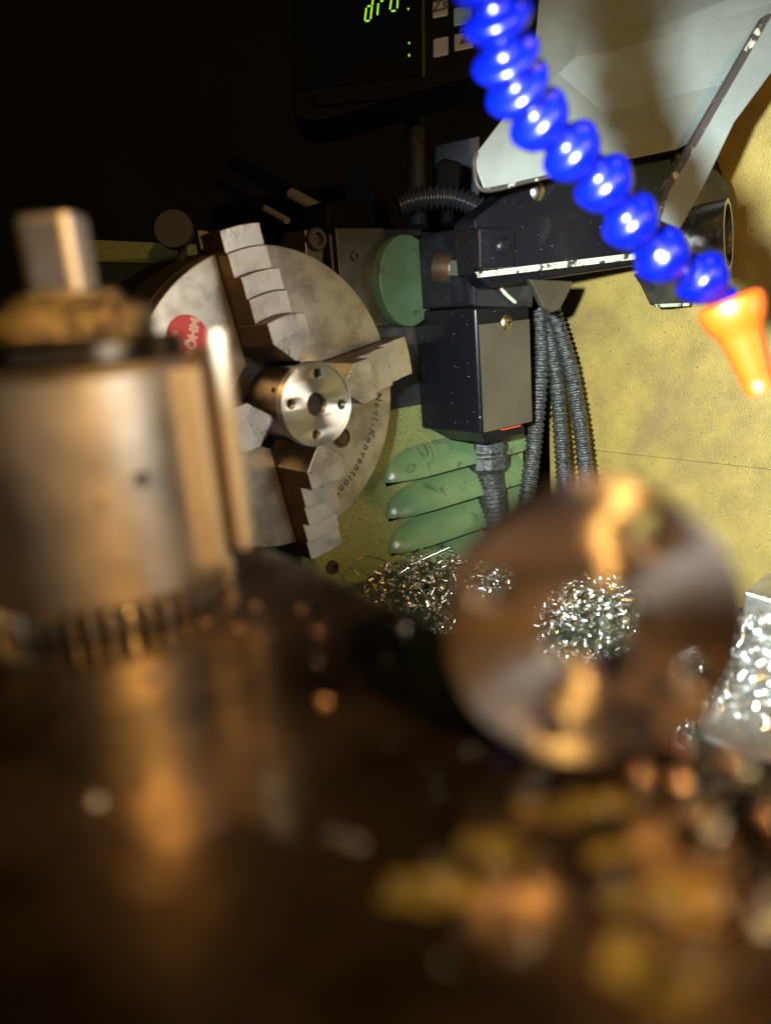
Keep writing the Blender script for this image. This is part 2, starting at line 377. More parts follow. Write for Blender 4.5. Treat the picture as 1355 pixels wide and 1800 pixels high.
# jaws
def arcpoly(r1, r2, hw=HW, n=10):
    p = []
    b1, b2 = math.asin(hw / r2), math.asin(hw / r1)
    for i in range(n + 1):
        a_ = -b1 + 2 * b1 * i / n; p.append(V((r2 * math.cos(a_), r2 * math.sin(a_), 0)))
    for i in range(n + 1):
        a_ = b2 - 2 * b2 * i / n; p.append(V((r1 * math.cos(a_), r1 * math.sin(a_), 0)))
    return p
steps = [(.0955, .1085, .0118), (.0815, .0955, .0136), (.0685, .0815, .0212), (.0545, .0685, .0232)]
for k in range(4):
    Mj = Matrix.Rotation(A0 - k * math.pi / 2, 4, 'Z')
    bm = bmesh.new()
    for r1, r2, h in steps: prism([p + V((0, 0, -.0135)) for p in arcpoly(r1, r2)], V((0, 0, h + .0135)), bm)
    tip = [V((.0545 * math.cos(b), .0545 * math.sin(b), -.0135)) for b in [-.254 + .508 * i / 10 for i in range(11)]]
    tip += [V((.0405, HW, -.0135)), V((.0268, .0012, -.0135)), V((.0268, -.0012, -.0135)), V((.0405, -HW, -.0135))]
    prism(tip, V((0, 0, .0500)), bm)
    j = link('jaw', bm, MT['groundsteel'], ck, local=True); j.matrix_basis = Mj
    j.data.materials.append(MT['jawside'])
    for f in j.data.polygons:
        if abs(f.normal.z) < .5 and f.center.x > .041: f.material_index = 1  # sides and step risers get their shade as a darker colour
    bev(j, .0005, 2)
# undercuts between pairs
# small brass-like clip at top-left of chuck, behind it
kn = thing('round_knob', 'dark round knob above the green lid left of the chuck', 'knob', base=HS(310, 408, SH - .06))
link('knob_disc', lathe([(0, 0), (.0135, 0), (.0145, .001), (.0145, .008), (0, .008)], axisM(HS(310, 408, SH - .06), -fw), 40), MT['chuckside'], kn, smooth=35)
link('knob_stem', cyl(bmesh.new(), HS(322, 425, SH - .06), HS(318, 470, SH - .07), .003), MT['chuckside'], kn)
ph = [P(348, 405, .49), P(365, 407, .49), P(366, 412, .49), P(357, 414, .49), P(361, 438, .49), P(354, 440, .49)]
setp(link('bracket_clip', prism(ph, fw * .006), MT['brass']), 'small brassy angled clip at the top left of the chuck', 'clip')

# ================================================================== WORKPIECE in the chuck
WS = .046
wp = thing('flanged_workpiece', 'shiny turned flange with four holes gripped in the chuck', 'workpiece', M=FACE @ Matrix.Translation((0, 0, WS)))
RF = .0258; rot = R_(82)
holes = [circ(.0031, 24, .0185 * math.cos(rot + k * math.pi / 2), .0185 * math.sin(rot + k * math.pi / 2)) for k in range(4)]
me = plate([circ(RF - .0016, 128), circ(.0072, 64)] + holes, .0022, .0002)
o = link('flange_face', me, MT['turned'], wp, local=True, smooth=30); o.matrix_basis = Matrix.Translation((0, 0, -.0028))
link('flange_rim', lathe([(RF - .0016, -.0050), (RF - .0016, -.0010), (RF - .0014, .0), (RF - .0004, 0), (RF, -.0004), (RF, -.006), (.0215, -.006), (.0215, -.0052)], Matrix(), 128, close=True), MT['turned'], wp, local=True, smooth=30)
link('hub', lathe([(0, -.045), (.0228, -.045), (.0228, -.0062), (.0222, -.0060), (0, -.0060)], Matrix(), 96), MT['steel'], wp, local=True, smooth=35)
link('bore', lathe([(.0214, -.0050), (.0214, -.0054), (0, -.0053)], Matrix(), 32), MT['hole'], wp, local=True)  # dark disc put behind the workpiece holes as their shade
p = Matrix.Rotation(R_(152), 4, 'Z') @ V((.0228, 0, -.016))
link('grub_screw', lathe([(0, .0004), (.0016, .0004), (.0018, 0)], axisM(p, V((p.x, p.y, 0))), 16), MT['hole'], wp, local=True)

# ================================================================== SWITCH BOX
SB = -.012
bp = HS(835, 540, SB)
lb_ = HS(838, 765, SB)
sb = thing('switch_box', 'tall glossy black switch box with cable gland beside the louvres', 'switch box', base=lb_)
def loc(v): w_ = v - O; return w_.dot(T), w_.dot(U), w_.dot(A)
bt, bu, _ = loc(bp); _, bl, _ = loc(lb_); rtt, _, _ = loc(HS(932, 620, SB))
b_ = link('housing', bxf(FACE, bt, rtt, bl, bu, SH + .004, SB), MT['gloss'], sb); bev(b_, .0025, 3)
cham = prism([M3(bt + .004, bl, SH + .01), M3(bt + .004, bl, SB - .004), M3(bt + .02, bl - .012, SB - .015), M3(bt + .02, bl - .012, SH + .02)], T * (rtt - bt - .012))
link('bottom_cover', cham, MT['black'], sb)
link('front_panel', bxf(FACE, bt + .0035, rtt - .001, bl + .001, bu - .014, SB, SB + .0007), mat('taupe_glare_panel', (.12, .11, .088), .6, .30, base2=(.095, .088, .075), nscale=20, speck=(.02, .02, .02), sscale=300, sthr=.74), sb)  # taupe base colour holds the glare of the yellow wall
link('gasket', bxf(FACE, bt + .028, rtt - .016, bl - .0010, bl, SB - .02, SB + .0003), MT['redgasket'], sb)
p = HS(890, 567, SB + .0002)
s_ = link('cross_screw', lathe([(0, .003), (.003, .0028), (.0062, .0012), (.0068, 0)], axisM(p, A), 24), MT['brass'], sb, smooth=50)
bm = bxf(axisM(p, A), -.0035, .0035, -.0007, .0007, .0024, .0034); bxf(axisM(p, A), -.0007, .0007, -.0035, .0035, .0024, .0034, bm)
link('cross_slot', bm, MT['hole'], s_)
# gland and its corrugated tail
g0 = P(856, 762, .745)
dn = -U
gM = axisM(g0, dn)
s1 = .0195
gp = [(0, 0), (s1 * .95, 0), (s1 * .95, .010), (s1, .011), (s1, .017), (s1 * .92, .018), (s1 * .92, .021), (s1 * 1.05, .022), (s1 * 1.05, .033), (s1 * .8, .038), (0, .038)]
link('cable_gland', lathe(gp, gM, 8), MT['conduit'], sb); bev(LAST[0], .0008)
gl_pts = spline([g0 + dn * .036, g0 + dn * .06 + CR * .002, g0 + dn * .09 + CR * .006, g0 + dn * .13 + CR * .012], 120)
def corr(r, amp, per): return lambda i: r + amp * math.sin(i * 2 * math.pi / per)
link('corrugated_tail', tube(bmesh.new(), gl_pts, corr(.0135, .0011, 6), 20), MT['conduit'], sb, smooth='all')

# ================================================================== THREE CONDUITS
gname = 'corrugated cables hanging beside the switch box'
for i, (c, lab) in enumerate((([(946, 545), (950, 640), (940, 760), (928, 860), (915, 960)], 'left corrugated metal cable hanging nearest the switch box'),
                              ([(958, 550), (975, 650), (985, 760), (992, 860), (1000, 960)], 'middle corrugated metal cable of the three beside the switch box'),
                              ([(972, 548), (1000, 640), (1018, 740), (1030, 840), (1045, 960)], 'right corrugated metal cable hanging in front of the yellow wall'))):
    d = (.752, .756, .748)[i]
    pts = spline([P(x, y, d - .0 + .00 * k) for k, (x, y) in enumerate(c)], 330)
    r0 = (.0078, .0072, .0076)[i]
    ph = random.random() * 3
    o = link('corrugated_cable', tube(bmesh.new(), pts, (lambda r0, ph: lambda k: r0 + .0009 * math.sin(k * 2 * math.pi / 7.3 + ph) + .0003 * math.sin(k * .37))(r0, ph), 18), MT['conduit'], None, smooth='all')
    setp(o, lab, 'cable', gname)

# ================================================================== BLACK ARM with stripe
yA = R_(25.0)
nA = V((math.sin(yA), -math.cos(yA), 0)); pA = P(1000, 400, .60)
def HA(px, py, o=0): return hit(px, py, nA, pA + nA * o)
def plateA(pix, o, th, name, m, parent, bv=.0015):
    b = link(name, prism([HA(x, y, o) for x, y in pix], -nA * th), m, parent); bev(b, bv); return b
arm = thing('swing_arm', 'black riveted guard arm with a chipped pale stripe along its lower edge', 'guard arm', base=HA(840, 480))
plateA([(833, 385), (905, 330), (1255, 262), (1278, 330), (1268, 420), (1110, 447), (840, 482)], 0, .03, 'arm_body', MT['black'], arm)
plateA([(836, 476), (1125, 441), (1128, 466), (862, 506), (846, 492)], -.003, .022, 'lower_flange', MT['gloss'], arm, .003)
plateA([(838, 478), (1118, 444), (1118, 456), (842, 488)], .0035, .003, 'pale_stripe', MT['chipstripe'], arm, .0004)
plateA([(930, 490), (1008, 494), (1000, 515), (985, 543), (968, 550), (955, 542)], .002, .006, 'tongue', MT['bronze'], arm)
plateA([(1135, 480), (1240, 452), (1235, 500), (1210, 538), (1165, 536), (1148, 500)], -.006, .016, 'end_tab', MT['darkplate'], arm)
plateA([(1165, 534), (1212, 532), (1211, 538), (1167, 540)], -.004, .010, 'tab_lip', MT['chipstripe'], arm, .0003)
plateA([(840, 398), (905, 400), (905, 470), (842, 474)], .006, .012, 'end_block', MT['black'], arm, .002)
for (x, y, r) in ((945, 336, .0072), (1190, 284, .0066), (884, 432, .0068)):
    c = HA(x, y, .0002 if x > 900 else .0065)
    link('rivet', lathe([(0, .0035), (r * .5, .0028), (r * .85, .0014), (r, 0)], axisM(c, nA), 24), MT['steel'] if x > 900 else MT['black'], arm, smooth=60)
# hex bolt left of the arm
hb = thing('hex_bolt', 'worn steel hex bolt above the black switch box', 'bolt', base=HS(790, 470, -.03))
c0 = HS(765, 470, -.03); dirb = (P(822, 470, .655) - P(770, 468, .665)).normalized()
link('bolt_head', lathe([(0, 0), (.0105, 0), (.0125, .002), (.0125, .016), (0, .016)], axisM(P(764, 470, .64), dirb), 36), MT['jawside'], hb, smooth=30)
link('hex_flats', lathe([(0, 0), (.0115, 0), (.0115, .018), (0, .018)], axisM(P(764, 470, .64) + dirb * .0165, dirb), 6), MT['bronze'], hb)
link('lit_ring', lathe([(.0122, 0), (.0128, .001), (.0122, .002)], axisM(P(764, 470, .64) + dirb * .0155, dirb), 36), MT['steel'], hb); LAST[0].name = 'washer'
# block above the box, behind the bolt
ub = thing('mounting_block', 'black mounting block above the switch box behind the hex bolt', 'block', base=HS(800, 538, SB))
bev(link('block_body', bxf(FACE, bt - .001, rtt - .004, bu + .001, bu + .062, SH + .006, SB - .004), MT['black'], ub), .002)
plt = prism([HS(838, 490, SB), HS(838, 538, SB), HS(935, 540, SB), HS(938, 480, SB)], -A * .004)
link('front_web', plt, MT['darkplate'], ub)
# curved pale lip between arm and box
arcp = spline([HS(872, 484, SB + .003), HS(878, 500, SB + .004), HS(888, 516, SB + .004), HS(906, 532, SB + .003)], 24)
link('pale_lip', tube(bmesh.new(), arcp, .0017, 8), MT['labelwhite'], ub, smooth='all'); LAST[0].data.materials[0] = MT['chipstripe']

# steel tube at right of arm
tp0 = P(1205, 412, .56); tp1 = P(1280, 413, .515); td = (tp1 - tp0)
st = thing('steel_tube', 'open-ended steel tube sticking out right of the black arm', 'tube', base=tp0)
hh = td.length
tdir = (CR * .82 - fw * .5 - CU * .02).normalized(); tp0 = tp1 - tdir * .05; 
rt_ = .0225
MTb = mat('wet_steel_tube', (.30, .29, .27), 1, .25, bump=.5, bscale=350, speck=(.9, .9, .85), sscale=300, sthr=.72)
link('tube_wall', lathe([(rt_ * .93, 0), (rt_ * .97, .03), (rt_, .034), (rt_ * 1.03, .05), (rt_ * .9, .05), (rt_ * .88, .0)], axisM(tp0, tdir), 64, close=True), MTb, st, smooth=35)
link('tube_shade', lathe([(0, .02), (rt_ * .89, .02), (rt_ * .89, .018), (0, .018)], axisM(tp0, tdir), 48), MT['hole'], st)  # dark disc put in as the shade inside the open tube
setp(link('arm_end_cap', lathe([(0, 0), (.030, 0), (.031, .001), (.031, .006), (0, .006)], axisM(P(1225, 372, .60), nA), 64), MT['darkplate'], arm, smooth=35))

# ================================================================== WHITE GUARD
yG = R_(14); nG = V((math.sin(yG), -math.cos(yG) * math.cos(R_(8)), math.sin(R_(8)))).normalized(); pG = P(1080, 180, .50)
def HG(px, py, o=0): return hit(px, py, nG, pG + nG * o)
wg = thing('chuck_guard', 'white sheet metal chuck guard with chipped edges', 'guard', base=HG(850, 335))
def sheet(verts_uv, faces, th, name, m, parent):
    bm = bmesh.new(); vs = [bm.verts.new(HG(x, y, o)) for x, y, o in verts_uv]
    for f in faces: bm.faces.new([vs[i] for i in f])
    bmesh.ops.recalc_face_normals(bm, faces=bm.faces[:]); ob = link(name, bm, m, parent, smooth=20)
    md = ob.modifiers.new('thick', 'SOLIDIFY'); md.thickness = th; md.offset = 0; bev(ob, .0008); return ob
# recessed pan: rim points (near) and inner panel (further back)
Vv = [(952, -60, .0), (944, 40, .0), (936, 112, .0), (898, 190, .006), (838, 268, .006), (834, 290, .006), (850, 332, .006),          # 0-6 left rim
      (1010, 300, -.006), (1190, 262, -.008), (1250, 230, -.01),                                                             # 7-9 lower edge
      (1040, -60, -.016), (1010, 100, -.016), (980, 130, -.014), (1060, 200, -.018), (1300, 140, -.02),                      # 10-14 inner
      (1420, -60, -.018), (1420, 60, -.014), (1420, -10, -.006), (1080, 90, -.004)]
Fv = [(0, 1, 11, 10), (1, 2, 12, 11), (2, 3, 12), (3, 4, 5, 6, 7, 13, 12), (7, 8, 13), (8, 9, 14, 13), (12, 13, 14, 18, 11), (10, 11, 18, 17, 15), (14, 9, 16), (14, 16, 17, 18)]
sheet(Vv, Fv, .0014, 'guard_sheet', MT['white'], wg)
ed = [HG(*p) for p in [(837, 268, .0065), (833, 291, .0065), (849, 334, .0065), (930, 318, .0), (1000, 302, -.004)]]
link('chipped_edge', tube(bmesh.new(), spline(ed, 40), .0014, 6), MT['chipedge'], wg, smooth='all')
# right flange bar
bar = [(1400, -40), (1358, 10), (1338, 40), (1270, 165), (1172, 335), (1160, 385), (1195, 402), (1235, 330), (1290, 215), (1420, 40)]
b = link('flange_bar', prism([HG(x, y, .035) for x, y in bar], -nG * .0025), MT['white'], wg); bev(b, .0006)
lip = [(1345, 30), (1270, 160), (1170, 332), (1157, 384), (1163, 388), (1178, 340), (1276, 170), (1362, 22)]
b = link('chipped_flange_edge', prism([HG(x - 3, y - 2, .0372) for x, y in lip], -nG * .0045), MT['chipedge'], wg)

# ================================================================== READOUT
pD = P(690, 90, .62)
# text baseline on the readout rises to the right: frame from image directions
xd = (P(850, 48, .62) - P(520, 140, .635)).normalized(); zd = (-fw + CR * .05 + CU * -.05); zd = (zd - xd * zd.dot(xd)).normalized(); yd = zd.cross(xd)
# vertical edges stay near upright in the photo
def HD(px, py, o=0): return hit(px, py, zd, pD + zd * o)
dr = thing('digital_readout', 'black digital readout with green lit digits and key pad', 'digital readout', base=HD(515, 200))
b = link('case', prism([HD(x, y) for x, y in ((512, -120), (516, 208), (560, 212), (850, 128), (905, 112), (905, -200))], -zd * .05), MT['mattblack'], dr); bev(b, .003)
b = link('display_window', prism([HD(x, y, .0012) for x, y in ((520, -120), (524, 160), (738, 134), (738, -170))], -zd * .001), MT['display'], dr)
b = link('trim_strip', prism([HD(x, y, .0018) for x, y in ((741, -160), (742, 135), (747, 134), (746, -160))], -zd * .0016), MT['chuckside'], dr)
b = link('bottom_bevel', prism([HD(x, y, .004) for x, y in ((545, 170), (700, 150), (868, 108), (872, 122), (700, 170), (560, 186))], -zd * .003), MT['mattblack'], dr)
b = link('hood_rail', prism([HD(x, y, .002) for x, y in ((905, -150), (908, 118), (943, 105), (948, -150))], -zd * .04), MT['gloss'], dr); bev(b, .002)
bm = bmesh.new()
def seg(a, b2, wd=3.0):
    a = V((a[0], a[1])); b2 = V((b2[0], b2[1])); d = (b2 - a).normalized(); n = V((-d.y, d.x)) * wd / 2; a = a + d * 1.2; b2 = b2 - d * 1.2
    prism([HD(*(a + d * 1.5 + n), .0016), HD(*a, .0016), HD(*(a + d * 1.5 - n), .0016), HD(*(b2 - d * 1.5 - n), .0016), HD(*b2, .0016), HD(*(b2 - d * 1.5 + n), .0016)], -zd * .0003, bm)
DIG = ((((657, -16), (654, 11)), ((654, 9), (651, 35)), ((644, 12), (641, 38)), ((641, 38), (651, 35)), ((644, 12), (653, 9))),     # d
       (((665, 4), (663, 28)), ((667, 3), (675, 0))),                                                                            # r
       (((688, -2), (685, 18)), ((686, 20), (697, 18)), ((699, -4), (698, 16)), ((689, -4), (699, -6))),                         # o
       (((718, 12), (717, 19)),), (((719, 72), (719, 79)),), (((719, 93), (719, 101)),))
for gsegs in DIG:
    bm = bmesh.new()
    for a, b2 in gsegs: seg(a, b2)
    link('lit_digit', bm, MT['led'], dr)
for (x0, y0, x1, y1, m, ch) in ((760, 4, 787, 32, 'key', 'Zs'), (797, 14, 830, 46, 'keyblue', ''), (761, 68, 788, 101, 'key', ''), (798, 60, 832, 90, 'key', '2'), (800, -60, 832, -20, 'key', '')):
    dy = -(x1 - x0) * .2
    k_ = link('key', prism([HD(x, y, .0024) for x, y in ((x0, y0), (x0, y1), (x1, y1 + dy), (x1, y0 + dy))], -zd * .002), MT[m], dr); bev(k_, .001)
    if ch:
        bm = bmesh.new(); c = HD((x0 + x1) / 2, y1 - 11 + dy / 2, .0026); ytxt = (HD(x0, y0) - HD(x0, y1)).normalized()
        textmesh(ch, .0125 if ch == 'Zs' else .017, .0001, frame(xd, ytxt, zd, c), bm, bold=.0003)
        link('key_legend', bm, MT['ink'], k_)
# stand pole, rubber hose, knob shapes behind
pole = thing('readout_post', 'dark round post carrying the digital readout', 'post', base=P(733, 400, .70))
link('post_tube', cyl(bmesh.new(), P(735, 400, .70), P(728, 150, .70), .0085), MT['darkplate'], pole, smooth=35)
hb2 = spline([P(700, 362, .64), P(735, 350, .64), (P(790, 347, .64)), P(835, 362, .64), P(870, 385, .64)], 130)
setp(link('corrugated_hose', tube(bmesh.new(), hb2, corr(.0085, .0016, 6.2), 18), MT['rubber'], None, smooth='all'), 'black corrugated rubber hose curving above the green round cover', 'hose')
cb = thing('control_lever_knob', 'black lumpy clamp knob behind the corrugated hose', 'knob', base=P(790, 345, .68))
link('knob_body', prism([P(x, y, .68) for x, y in ((763, 345), (766, 285), (780, 275), (800, 280), (812, 285), (808, 345))], fw * .02), MT['mattblack'], cb); bev(LAST[0], .003)
link('knob_neck', cyl(bmesh.new(), P(788, 345, .69), P(785, 395, .69), .006), MT['mattblack'], cb)
for pix, lab in (([(605, 298), (658, 284), (660, 352), (608, 350)], 'dim pale panel patch seen left of the readout post'),
                 ([(760, 258), (842, 240), (842, 352), (760, 330)], 'dim pale panel patch seen right of the readout post')):
    setp(link('pale_panel', prism([P(x, y, .95) for x, y in pix], fw * .004), MT['paper']), lab, 'panel', 'pale panels behind the machine')
# levers with light sleeves
for c0_, c1_, f, lab in (((410, 285), (570, 372), .66, 'upper black lever rod with a pale sleeve'), ((385, 322), (505, 388), .7, 'lower black lever rod with a short pale sleeve')):
    a_ = P(*c0_, .72); b_ = P(*c1_, .66)
    lv = thing('lever_rod', lab, 'lever', base=a_, group='lever rods above the chuck')
    link('rod', cyl(bmesh.new(), a_, a_.lerp(b_, f), .0066 if f < .68 else .004), MT['mattblack'], lv, smooth=35)
    link('sleeve', cyl(bmesh.new(), a_.lerp(b_, f), b_, .0052 if f < .68 else .003), MT['paper'], lv, smooth=35)
bl = thing('lever_housing', 'dark housing with small caps behind the cover plates', 'housing', base=HS(640, 400, SH - .03))
link('housing_body', bev(link('housing_body', prism([HS(575, 352, SH - .03), HS(660, 350, SH - .03), HS(665, 410, SH - .03), HS(575, 405, SH - .03)], -A * .04), MT['mattblack'], bl), .003).data.copy(), MT['mattblack'], bl, local=True) if False else bev(link('housing_body', prism([HS(575, 352, SH - .03), HS(660, 350, SH - .03), HS(665, 410, SH - .03), HS(575, 405, SH - .03)], -A * .04), MT['mattblack'], bl), .003)

# ================================================================== COOLANT HOSE
hose = thing('coolant_hose', 'blue segmented coolant hose with an orange nozzle', 'coolant hose', base=P(850, -60, .19))
HP = [(846, -95, .182), (858, -30, .187), (873, 30, .192), (888, 100, .199), (908, 152, .206), (944, 206, .214), (1000, 262, .222), (1056, 318, .230), (1104, 384, .239), (1158, 444, .248), (1228, 486, .257), (1290, 545, .262)]
hp = [P(*q) for q in HP]
for i in range(len(hp) - 1):
    p0 = hp[i]; p1 = hp[i + 1]; d = p1 - p0; L_ = d.length
    a_ = (hp[i + 1] - hp[max(i - 1, 0)]).normalized()
    s_ = .0080
    prof = [(.0, -.14), (.58, -.12), (.62, -.02), (.68, .05), (.90, .11), (1.06, .18), (1.13, .25), (1.13, .31), (1.08, .42), (1.03, .52), (.94, .62), (.80, .70), (.66, .78), (.58, .88), (.58, 1.0), (0, 1.02)]
    link('segment', lathe([(r * s_, z * L_) for r, z in prof], axisM(p0 - d * .28, a_ * .5 + d.normalized() * .5), 40), MT['blue'], hose, smooth=50)
n0 = hp[-1] ; nd = (P(1335, 690, .262) - P(1277, 525, .258)).normalized()
np_ = [(.0, 0), (.0085, .0), (.0104, .0012), (.0108, .003), (.0106, .0055), (.0095, .009), (.0078, .0115), (.0070, .014), (.0052, .0285), (.0048, .030), (.0050, .0305), (.0048, .0335), (.0030, .0335), (.0026, .030), (0, .03)]
link('nozzle', lathe(np_, axisM(P(1279, 524, .258), nd), 48), MT['orange'], hose, smooth=45)

# ================================================================== FOREGROUND RING
rc = P(1035, 1093, .084)
azn = R_(-4); rn = V((math.sin(azn), -math.cos(azn), 0))
rx = V((-rn.y, rn.x, 0)); FR = frame(rx, U, rn, rc)
rg = thing('flange_disc', 'dark turned steel disc with bore and four holes standing on the table', 'steel disc', M=FR)
h4 = []
for (px, py) in ((870, 985), (1130, 928), (1205, 1215), (915, 1262)):
    v = hit(px, py, rn, rc + rn * .003) - rc; a_ = math.atan2(v.dot(U), v.dot(rx)); h4.append(a_)
h4 = [sum(a - k * 0 for a in [h4[i]]) for i in range(4)]
RR = .01572
base_a = h4[1] - R_(4)
hl = [circ(.0021, 32, .0121 * math.cos(base_a + k * math.pi / 2), .0121 * math.sin(base_a + k * math.pi / 2)) for k in range(4)]
me = plate([circ(RR, 160), circ(.0054, 64)] + hl, .0030, .0004)
link('disc_body', me, MT['darkturned'], rg, local=True, smooth=30)

# ================================================================== TOOL POST
zc = HZ(206, 1046, zt); tpz = V((zc.x, zc.y, zt))
tpo = thing('tool_post', 'round steel tool post with toothed base and square-topped stem', 'tool post', base=tpz)
TM = Matrix.Translation(tpz); RB = .0221
MTp = mat('brushed_post_steel', (.62, .55, .46), 1, .42, base2=(.54, .47, .39), nscale=80, thr=(.35, .65), bump=.1, bscale=250, rvar=.07)
link('post_body', lathe([(0, .0044), (RB - .001, .0044), (RB, .0054), (RB, .0430), (RB - .0012, .0445), (RB - .0030, .0448), (0, .0448)], TM, 128), MTp, tpo, smooth=30)
bm = bmesh.new(); nt_ = 44
for k in range(nt_):
    a_ = 2 * math.pi * k / nt_; box(bm, TM @ Matrix.Rotation(a_, 4, 'Z') @ Matrix.Translation((RB - .0013, 0, .0023)), .0044, .0015, .0044)
tr_ = link('toothed_ring', bm, MT['steel'], tpo); bev(tr_, .0004)
link('base_core', lathe([(0, 0), (RB - .004, 0), (RB - .004, .0044), (0, .0044)], TM, 64), MT['chuckside'], tpo)
link('dark_collar', lathe([(0, .0448), (.0186, .0448), (.0194, .0455), (.0194, .0482), (.0186, .0489), (0, .0489)], TM, 96), MT['chuckside'], tpo, smooth=30)
LAST[0].data.materials[0] = mat('oily_dark_collar', (.10, .08, .06), 1, .25)
bm = bmesh.new()
kn_p = []
nk = 96
prof = [(.0135, .0489), (.0149, .0494), (.0149, .0535), (.0136, .0548), (.0105, .0553), (.0100, .0568), (0, .0568)]
lathe([(0, .0489)] + prof, TM, 96, bm)
link('knurled_ring', bm, mat('oily_knurled_brass', (.50, .36, .16), 1, .2, base2=(.15, .1, .05), nscale=300, thr=(.45, .55), bump=1.0, bscale=900), tpo, smooth=30)
# stem with a flat
sx_, sy_ = .0052, .0046
bm = bmesh.new(); sc_ = []
for k in range(32):
    a_ = 2 * math.pi * k / 32; sc_.append(V((math.copysign(abs(math.cos(a_)) ** .45, math.cos(a_)) * sx_, math.copysign(abs(math.sin(a_)) ** .45, math.sin(a_)) * sy_, 0)))
prism([TM @ (p + V((.0002, 0, .0565))) for p in sc_], V((0, 0, .0135)), bm)
sm = link('stem', bm, MTp, tpo); bev(sm, .0008, 3)
link('stem_flat', bxf(TM, -.0030, .0036, -.0050, -.0044, .058, .0685), MT['steel'], tpo); bev(LAST[0], .0004)
# set screw
az = R_(-68); p = tpz + V((RB * math.cos(az), RB * math.sin(az), .0245))
def post_pt(px, py):
    # point on the cylinder seen at a pixel
    d = P(px, py, 1); ax, ay = tpz.x, tpz.y
    a2 = d.x ** 2 + d.y ** 2; b2 = -2 * (d.x * ax + d.y * ay); c2 = ax * ax + ay * ay - RB * RB
    k = (-b2 - math.sqrt(max(0, b2 * b2 - 4 * a2 * c2))) / (2 * a2); return d * k
for (px, py, r, nm, m) in ((250, 842, .0014, 'set_screw', 'hole'), (178, 888, .0009, 'pin', 'brass')):
    q = post_pt(px, py); n_ = (q - V((tpz.x, tpz.y, q.z))).normalized()
    link(nm, lathe([(0, .0003), (r * .8, .0003), (r, .0)], axisM(q, n_), 20), MT[m], tpo)
# dovetail rib at right
az = R_(6)
Mr = TM @ Matrix.Rotation(az, 4, 'Z')
MTr = mat('satin_rib_steel', (.60, .53, .42), .9, .6, base2=(.52, .45, .36), nscale=60)
b = link('rib_pad', bxf(Mr, RB - .006, RB + .0006, -.0125, -.002, .0072, .0430), MTr, tpo); bev(b, .0008)
b = link('rib_web', bxf(Mr, RB - .002, RB + .0026, -.0035, .004, .0085, .0460), MT['jawside'], tpo); bev(b, .0005)  # dark brown colour stands for the shade in the groove
b = link('rib_flange', bxf(Mr, RB + .0026, RB + .0052, -.006, .006, .0080, .0487), MTr, tpo); bev(b, .0007)

# ================================================================== CROSS SLIDE BLOCKS at right
zs = P(1225, 1290, .26).z + .012
cs = thing('cross_slide', 'pale steel slide block heaped with bright chips at the right edge', 'machine slide', base=P(1300, 1300, .26))
c1 = HZ(1228, 1290, zs); c2 = HZ(1420, 1365, zs); c3 = HZ(1420, 1090, zs); c4 = HZ(1240, 1085, zs)
b = link('slide_block', prism([c1, c2, c3, c4], V((0, 0, -.03))), MT['groundsteel'], cs); bev(b, .002, 3)
c1 = P(1308, 1052, .40); 
b = link('rear_block', prism([P(1308, 1040, .42), P(1420, 1075, .40), P(1460, 1000, .48), P(1345, 1008, .48)], V((0, 0, -.02))), MT['groundsteel'], cs); bev(b, .001)

# ================================================================== CHIPS
def ribbon(bm, c, ax, r, pitch, turns, wd, rnd=0.0, ns=12, taper=0.0):
    Mx = axisM(c, ax); n = max(4, int(ns * turns)); prev = None; ph = random.random() * 6.28
    for i in range(n + 1):
        a_ = ph + 2 * math.pi * i / ns; z = pitch * i / ns; rr_ = r * (1 + rnd * math.sin(i * .7)) * (1 - taper * i / n)
        e = Mx.to_3x3() @ V((math.cos(a_) * rr_, math.sin(a_) * rr_, z)) + V(c); f = Mx.to_3x3() @ V((math.cos(a_) * rr_ * .9, math.sin(a_) * rr_ * .9, z + wd)) + V(c)
        cur = (bm.verts.new(e), bm.verts.new(f))
        if prev: bm.faces.new((prev[0], prev[1], cur[1], cur[0]))
        prev = cur
def rdir():
    return V((random.gauss(0, 1), random.gauss(0, 1), random.gauss(0, .8))).normalized()
def heap(name, n, cen, rx_, ry_, hz, rr, m, label, ax=None, turns=(.6, 4), wd=.00055):
    bm = bmesh.new()
    for _ in range(n):
        a_ = random.random() * 6.283; q = math.sqrt(random.random()); x = rx_ * q * math.cos(a_); y = ry_ * q * math.sin(a_)
        z = hz * (1 - q * q) * random.random() ** .5
        c = V(cen) + T * x + A * y + V((0, 0, z))
        ribbon(bm, c, rdir(), random.uniform(*rr), random.uniform(.0005, .0013), random.uniform(*turns), wd * random.uniform(.5, 1.3), ns=9)
    return setp(link(name, bm, m, None, smooth=80), kind='stuff', label=label, cat='metal chips')
hc = P(735, 1075, .60); hc.z = ZT
heap('metal_chips', 950, hc, .10, .05, .052, (.0008, .0028), MT['chipsdull'], 'heap of curled chips on the lathe bed under the louvres', turns=(.6, 7))
hc = P(985, 1120, .47); hc.z = ZT
heap('metal_chips', 4200, hc, .12, .09, .09, (.0007, .0020), MT['chips'], 'bright heap of chips seen through the steel disc')
hc = HZ(1375, 1185, zs)
heap('metal_chips', 2400, hc, .038, .055, .017, (.0006, .0017), MT['chips'], 'glittering chips piled on the pale slide block')
hc = P(1330, 1100, .42); hc.z -= .035
heap('metal_chips', 1800, hc, .06, .05, .045, (.0007, .002), MT['chips'], 'bright chips in the gap behind the slide block')
